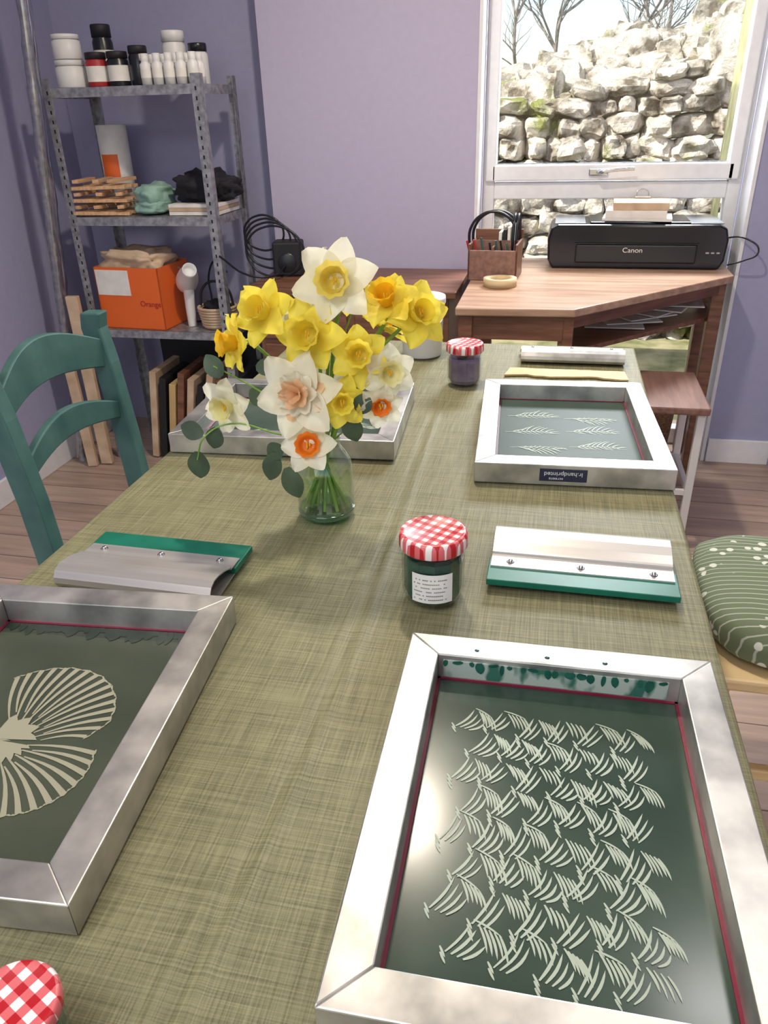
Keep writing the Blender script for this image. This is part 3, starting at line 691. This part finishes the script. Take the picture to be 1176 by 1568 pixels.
# ---------------------------------------------------------------- shelving
g=group("metal_shelving_unit")
SX0,SX1,SY0,SY1=-1.79,-1.20,2.70,3.02
for k,(x,y) in enumerate(((SX0,SY0),(SX1,SY0),(SX0,SY1),(SX1,SY1))):
    sx=1 if x<-1.5 else -1; sy=1 if y<2.8 else -1
    poly=[(0,0),(sx*.032,0),(sx*.032,sy*.002),(sx*.002,sy*.002),(sx*.002,sy*.032),(0,sy*.032)]
    prism("post_%d"%k,poly,0,1.43,'galv',g,0,(x,y,0))
    V=[];F=[]
    for i in range(46):
        z=.03+i*.03; o_=len(V); xx=x+sx*.014; yy=y-sy*.0006
        V+=[(xx,yy,z),(xx+sx*.006,yy,z),(xx+sx*.006,yy,z+.012),(xx,yy,z+.012)]; F.append((o_,o_+1,o_+2,o_+3))
    mesh("slots_%d"%k,V,F,'blackm',g)
for k,z in enumerate((.56,.98,1.40)):
    box("shelf_%d"%k,SX0+.003,SX1-.003,SY0+.003,SY1-.003,z-.004,z,'galv',g)
    box("lip_front_%d"%k,SX0+.003,SX1-.003,SY0+.002,SY0+.006,z-.03,z,'galv',g); box("lip_right_%d"%k,SX1-.006,SX1-.003,SY0+.003,SY1-.003,z-.03,z,'galv',g)
    box("lip_left_%d"%k,SX0+.003,SX0+.006,SY0+.003,SY1-.003,z-.03,z,'galv',g)
def pot(name,x,y,z,r,h,body,lid,lab=None):
    q=group(name,(x,y,z+.001))
    lathe("body",[(0,0),(r*.95,0),(r,.004),(r,h*.72),(r*.85,h*.80),(r*.85,h*.82)],body,q,seg=28)
    lathe("lid",[(r*.9,h*.80),(r*.96,h*.80),(r*.96,h*.98),(r*.9,h),(0,h)],lid,q,seg=28)
    if lab: lathe("label",[(r*1.01,h*.15),(r*1.01,h*.6)],lab,q,seg=28)
pot("plastic_tub",-1.715,2.78,1.40,.052,.085,'wplast','wplast'); pot("plastic_tub",-1.715,2.78,1.487,.048,.075,'wplast','wplast')
pot("ink_bottle",-1.66,2.93,1.40,.036,.20,'dark','blackm','paper')
pot("ink_jar",-1.612,2.78,1.40,.037,.105,'redlab','blackm','paper'); pot("ink_jar",-1.530,2.78,1.40,.037,.105,'dark','blackm','paper')
pot("ink_bottle",-1.455,2.79,1.40,.033,.12,'dark','blackm')
pot("white_bottle",-1.385,2.93,1.40,.042,.17,'wplast','wplast'); pot("white_bottle",-1.30,2.94,1.40,.034,.13,'wplast','dark')
g=group("paint_bottle_row")
for r_ in range(2):
    for k in range(5): 
        x=-1.405+.043*k; y=2.735+.05*r_
        lathe("bottle",[(0,0),(.0185,0),(.019,.06),(.012,.068),(.013,.07),(.013,.092),(0,.092)],'wplast',g,(x,y,1.401),18)
        lathe("label",[(.0195,.02),(.0195,.045)],'paper',g,(x,y,1.401),18)
g=group("paper_towel_roll",(-1.70,2.955,.981)); lathe("roll",[(.02,0),(.056,0),(.056,.30),(.02,.30),(.02,0)],'paper',g); 
V=[];F=[]
for i in range(7):
    a=math.radians(-125+12*i)
    for z in(.12,.20): V.append((.0566*math.cos(a),.0566*math.sin(a),z))
for i in range(6): F.append((2*i,2*i+2,2*i+3,2*i+1))
mesh("label",V,F,'orange',g,True)
g=group("wooden_crate_slats",(-1.67,2.79,.983),math.radians(5))
for lv in range(6):
    for k in range(3):
        if lv%2: o=box("slat_%d_%d"%(lv,k),-.012,.012,-.075,.075,0,.012,'crate',g,.001); o.location=(-.08+.075*k,0,.008+lv*.022); o.rotation_euler=(0,random.uniform(-.05,.05),random.uniform(-.2,.2))
        else: o=box("slat_%d_%d"%(lv,k),-.105,.105,-.012,.012,0,.012,'crate',g,.001); o.location=(0,-.06+.055*k,.008+lv*.022); o.rotation_euler=(0,random.uniform(-.03,.03),random.uniform(-.12,.12))
g=group("folded_cloth",(-1.485,2.82,.982)); blob("upper_fold",(0,0,.060),(.058,.085,.045),'mint',g,.25,3,2,4,.8); blob("lower_fold",(.0,0,.026),(.062,.095,.026),'mint',g,.2,6,2,4,.7,-.025)
g=group("black_bag",(-1.29,2.85,.981))
for k in range(3): box("book_%d"%k,-.11,.082,-.11,.1,.001+.013*k,.013+.013*k,['paper','kraft','paper'][k],g,.001)
blob("fabric_a",(-.01,0,.089),(.10,.095,.055),'blackfab',g,.3,9,2.2,4,.8,-.048); blob("fabric_b",(.06,.02,.08),(.06,.085,.04),'blackfab',g,.3,5,2,4,.8,-.039)
g=group("orange_box",(-1.605,2.81,.561),math.radians(-4))
box("bottom",-.14,.14,-.09,.14,0,.004,'orange',g); box("front",-.14,.14,-.09,-.086,0,.235,'orange',g); box("back",-.14,.14,.136,.14,0,.235,'orange',g)
box("left",-.14,-.136,-.09,.14,0,.235,'orange',g); box("right",.136,.14,-.09,.14,0,.235,'orange',g)
box("label",-.135,.01,-.092,-.090,.13,.225,'paper',g); blob("kraft_paper",(0,.02,.235),(.135,.1,.055),'kraft',g,.35,4,2.5,4,.7)
text("print","Orange",.03,(.09,-.0915,.1),(math.pi/2,0,0),'redlab',g)
g=group("hair_dryer",(-1.400,2.80,.561))
tube("handle",[(0,0,.0),(.0,0,.07),(.004,0,.15)],.019,'wplast',g,radii=[.9,1,1.15])
lathe("barrel",[(0,-.06),(.030,-.06),(.040,-.045),(.043,-.01),(.038,.04),(.027,.085),(.027,.10),(.024,.10),(.022,.08),(0,.07)],'wplast',g,(.004,0,.18),28,(math.radians(60),0,math.radians(35)))
tube("cord",[(.0,.02,.01),(.03,.06,.01),(.05,.09,.06),(.05,.1,.18),(.10,.08,.24),(.15,.05,.20)],.004,'blackm',g)
g=group("wicker_basket",(-1.285,2.80,.561))
for k in range(7):
    r=.06+.002*k; tube("weave_%d"%k,[(r*math.cos(a_)*1.0,r*math.sin(a_),.012+.011*k) for a_ in [i*math.pi/5 for i in range(10)]],.006,'kraft',g,True)
lathe("base",[(0,0.002),(.06,.002),(.062,.01)],'kraft',g); blob("contents",(0,0,.07),(.055,.055,.035),'blackfab',g,.35,2,2.5,3)
tube("handle",[(-.07,0,.08),(-.05,0,.15),(0,0,.175),(.05,0,.15),(.07,0,.08)],.005,'blackm',g)
g=group("coiled_cable")
for k in range(4):
    cxx,czz,rr=-1.10+.02*k,.90-.02*k,.080+.012*k
    tube("loop_%d"%k,[(cxx+rr*math.cos(a_),2.90-.02*k,czz+rr*.8*math.sin(a_)) for a_ in [i*math.pi/5 for i in range(10)]],.004,'dark',g,True)
tube("lead",[(-1.17,2.62,.86),(-1.1,2.7,.78),(-1.02,2.75,.77),(-1.0,2.83,.79)],.004,'dark',g)
g=group("wrapped_curtain_pole",(0,-.05,0))
tube("pole",[(-1.93,2.70,.0),(-1.86,2.70,.80),(-1.76,2.70,1.66),(-1.70,2.70,2.2)],.016,'galv',g)
V=[];F=[];n=60
for i in range(n):
    z=.02+2.1*i/n; xx=-1.93+ (z/2.2)*.23
    for k in range(10):
        a_=2*math.pi*k/10; r=.023*(1+.34*noise.noise(Vector((math.cos(a_)*1.5,math.sin(a_)*1.5,z*14)))); V.append((xx+r*math.cos(a_),2.70+r*math.sin(a_),z))
for i in range(n-1):
    for k in range(10): F.append((i*10+k,i*10+(k+1)%10,(i+1)*10+(k+1)%10,(i+1)*10+k))
mesh("plastic_wrap",V,F,glassmat("cling_film",(.9,.9,.92,1),.12,.45),g,True)
g=group("timber_offcut")
o=box("timber",-.024,.024,-.012,.012,0,.70,'kraft',g,.002); o.location=(-1.80,2.63,.355); o.rotation_euler=(0,.0,.1)
o=box("timber_short",-.02,.02,-.012,.012,0,.55,'kraft',g,.002); o.location=(-1.855,2.60,.278); o.rotation_euler=(0,-.02,.2)
g=group("leaning_books",(0,0,0))
cols=['kraft','blackm','beige','darkwood','kraft','blackm','kraft','darkwood','beige','blackm']
for k in range(10):
    o=box("book_%d"%k,-.014,.014,-.12,.12,0,.38-.025*(k%3),cols[k],g,.002); o.location=(-1.60+.040*k,2.84,.196-.012*(k%3)); o.rotation_euler=(0,.13+.01*k,.03)
box("shade_backing",-1.70,-1.25,3.06,3.08,.0,.48,'blackm',g)  # added black sheet standing in for the dark shade beneath the shelves
g=group("storage_basket",(.36,2.98,0))
lathe("body",[(0,.003),(.13,.003),(.15,.30),(.155,.31),(.145,.30),(.125,.012),(0,.012)],noise_mat("wicker",rgb(96,66,44),rgb(160,124,88),60,.7,0,(1,1,3),bump=.8),g,seg=24)
g=group("plastic_crate",(-.02,2.95,0))
box("body",-.18,.16,-.15,.12,.002,.32,'wplast',g,.01)
for k in range(5): box("folder_%d"%k,-.15+.06*k,-.12+.06*k,-.13,.1,.30,.42-.02*(k%2),random.choice(['paper','teal','dark','mint']),g,.002)
# ---------------------------------------------------------------- light
wd=bpy.data.worlds.new("world"); S.world=wd; wd.use_nodes=True; nt=wd.node_tree; bg=nt.nodes["Background"]
sk=nt.nodes.new("ShaderNodeTexSky"); sk.sky_type='NISHITA'; sk.sun_disc=False; sk.sun_elevation=math.radians(42); sk.sun_rotation=math.radians(200)
nt.links.new(sk.outputs[0],bg.inputs[0]); bg.inputs[1].default_value=.21
sd=bpy.data.lights.new("sun","SUN"); sd.energy=9.0; sd.angle=.01; sd.color=(1,.96,.90); so=bpy.data.objects.new("sun",sd); COL.objects.link(so)
so.rotation_euler=Vector((.60,.42,-.68)).to_track_quat('-Z','Y').to_euler()
pd=bpy.data.lights.new("window_portal","AREA"); pd.shape='RECTANGLE'; pd.size=.95; pd.size_y=2.1; pd.cycles.is_portal=True
po=bpy.data.objects.new("window_portal",pd); COL.objects.link(po); po.location=(.17,3.4,1.08); po.rotation_euler=(-math.pi/2,0,0)
pd=bpy.data.lights.new("window_daylight","AREA"); pd.shape='RECTANGLE'; pd.size=.8; pd.size_y=.7; pd.energy=125; pd.color=(.95,.97,1)
po=bpy.data.objects.new("window_daylight",pd); COL.objects.link(po); po.location=(.30,3.75,2.30); po.rotation_euler=(math.radians(-58),0,0)
ld=bpy.data.lights.new("ceiling_fill","AREA"); ld.shape='DISK'; ld.size=1.4; ld.energy=31; ld.color=(.98,.98,1)  # added fill light to brighten the room, not a real fitting
lo=bpy.data.objects.new("ceiling_fill",ld); COL.objects.link(lo); lo.location=(-.7,-.5,2.37)
ld=bpy.data.lights.new("ceiling_spotlight","AREA"); ld.shape='DISK'; ld.size=.12; ld.energy=24; ld.color=(1,.88,.72)
lo=bpy.data.objects.new("ceiling_spotlight",ld); COL.objects.link(lo); lo.location=(-.36,1.80,2.37)
ld=bpy.data.lights.new("ceiling_spotlight.001","AREA"); ld.shape='DISK'; ld.size=.28; ld.energy=5; ld.color=(1,.97,.94)
lo=bpy.data.objects.new("ceiling_spotlight.001",ld); COL.objects.link(lo); lo.location=(.60,1.32,2.37)
S.view_settings.view_transform='Standard'; S.view_settings.exposure=0.0
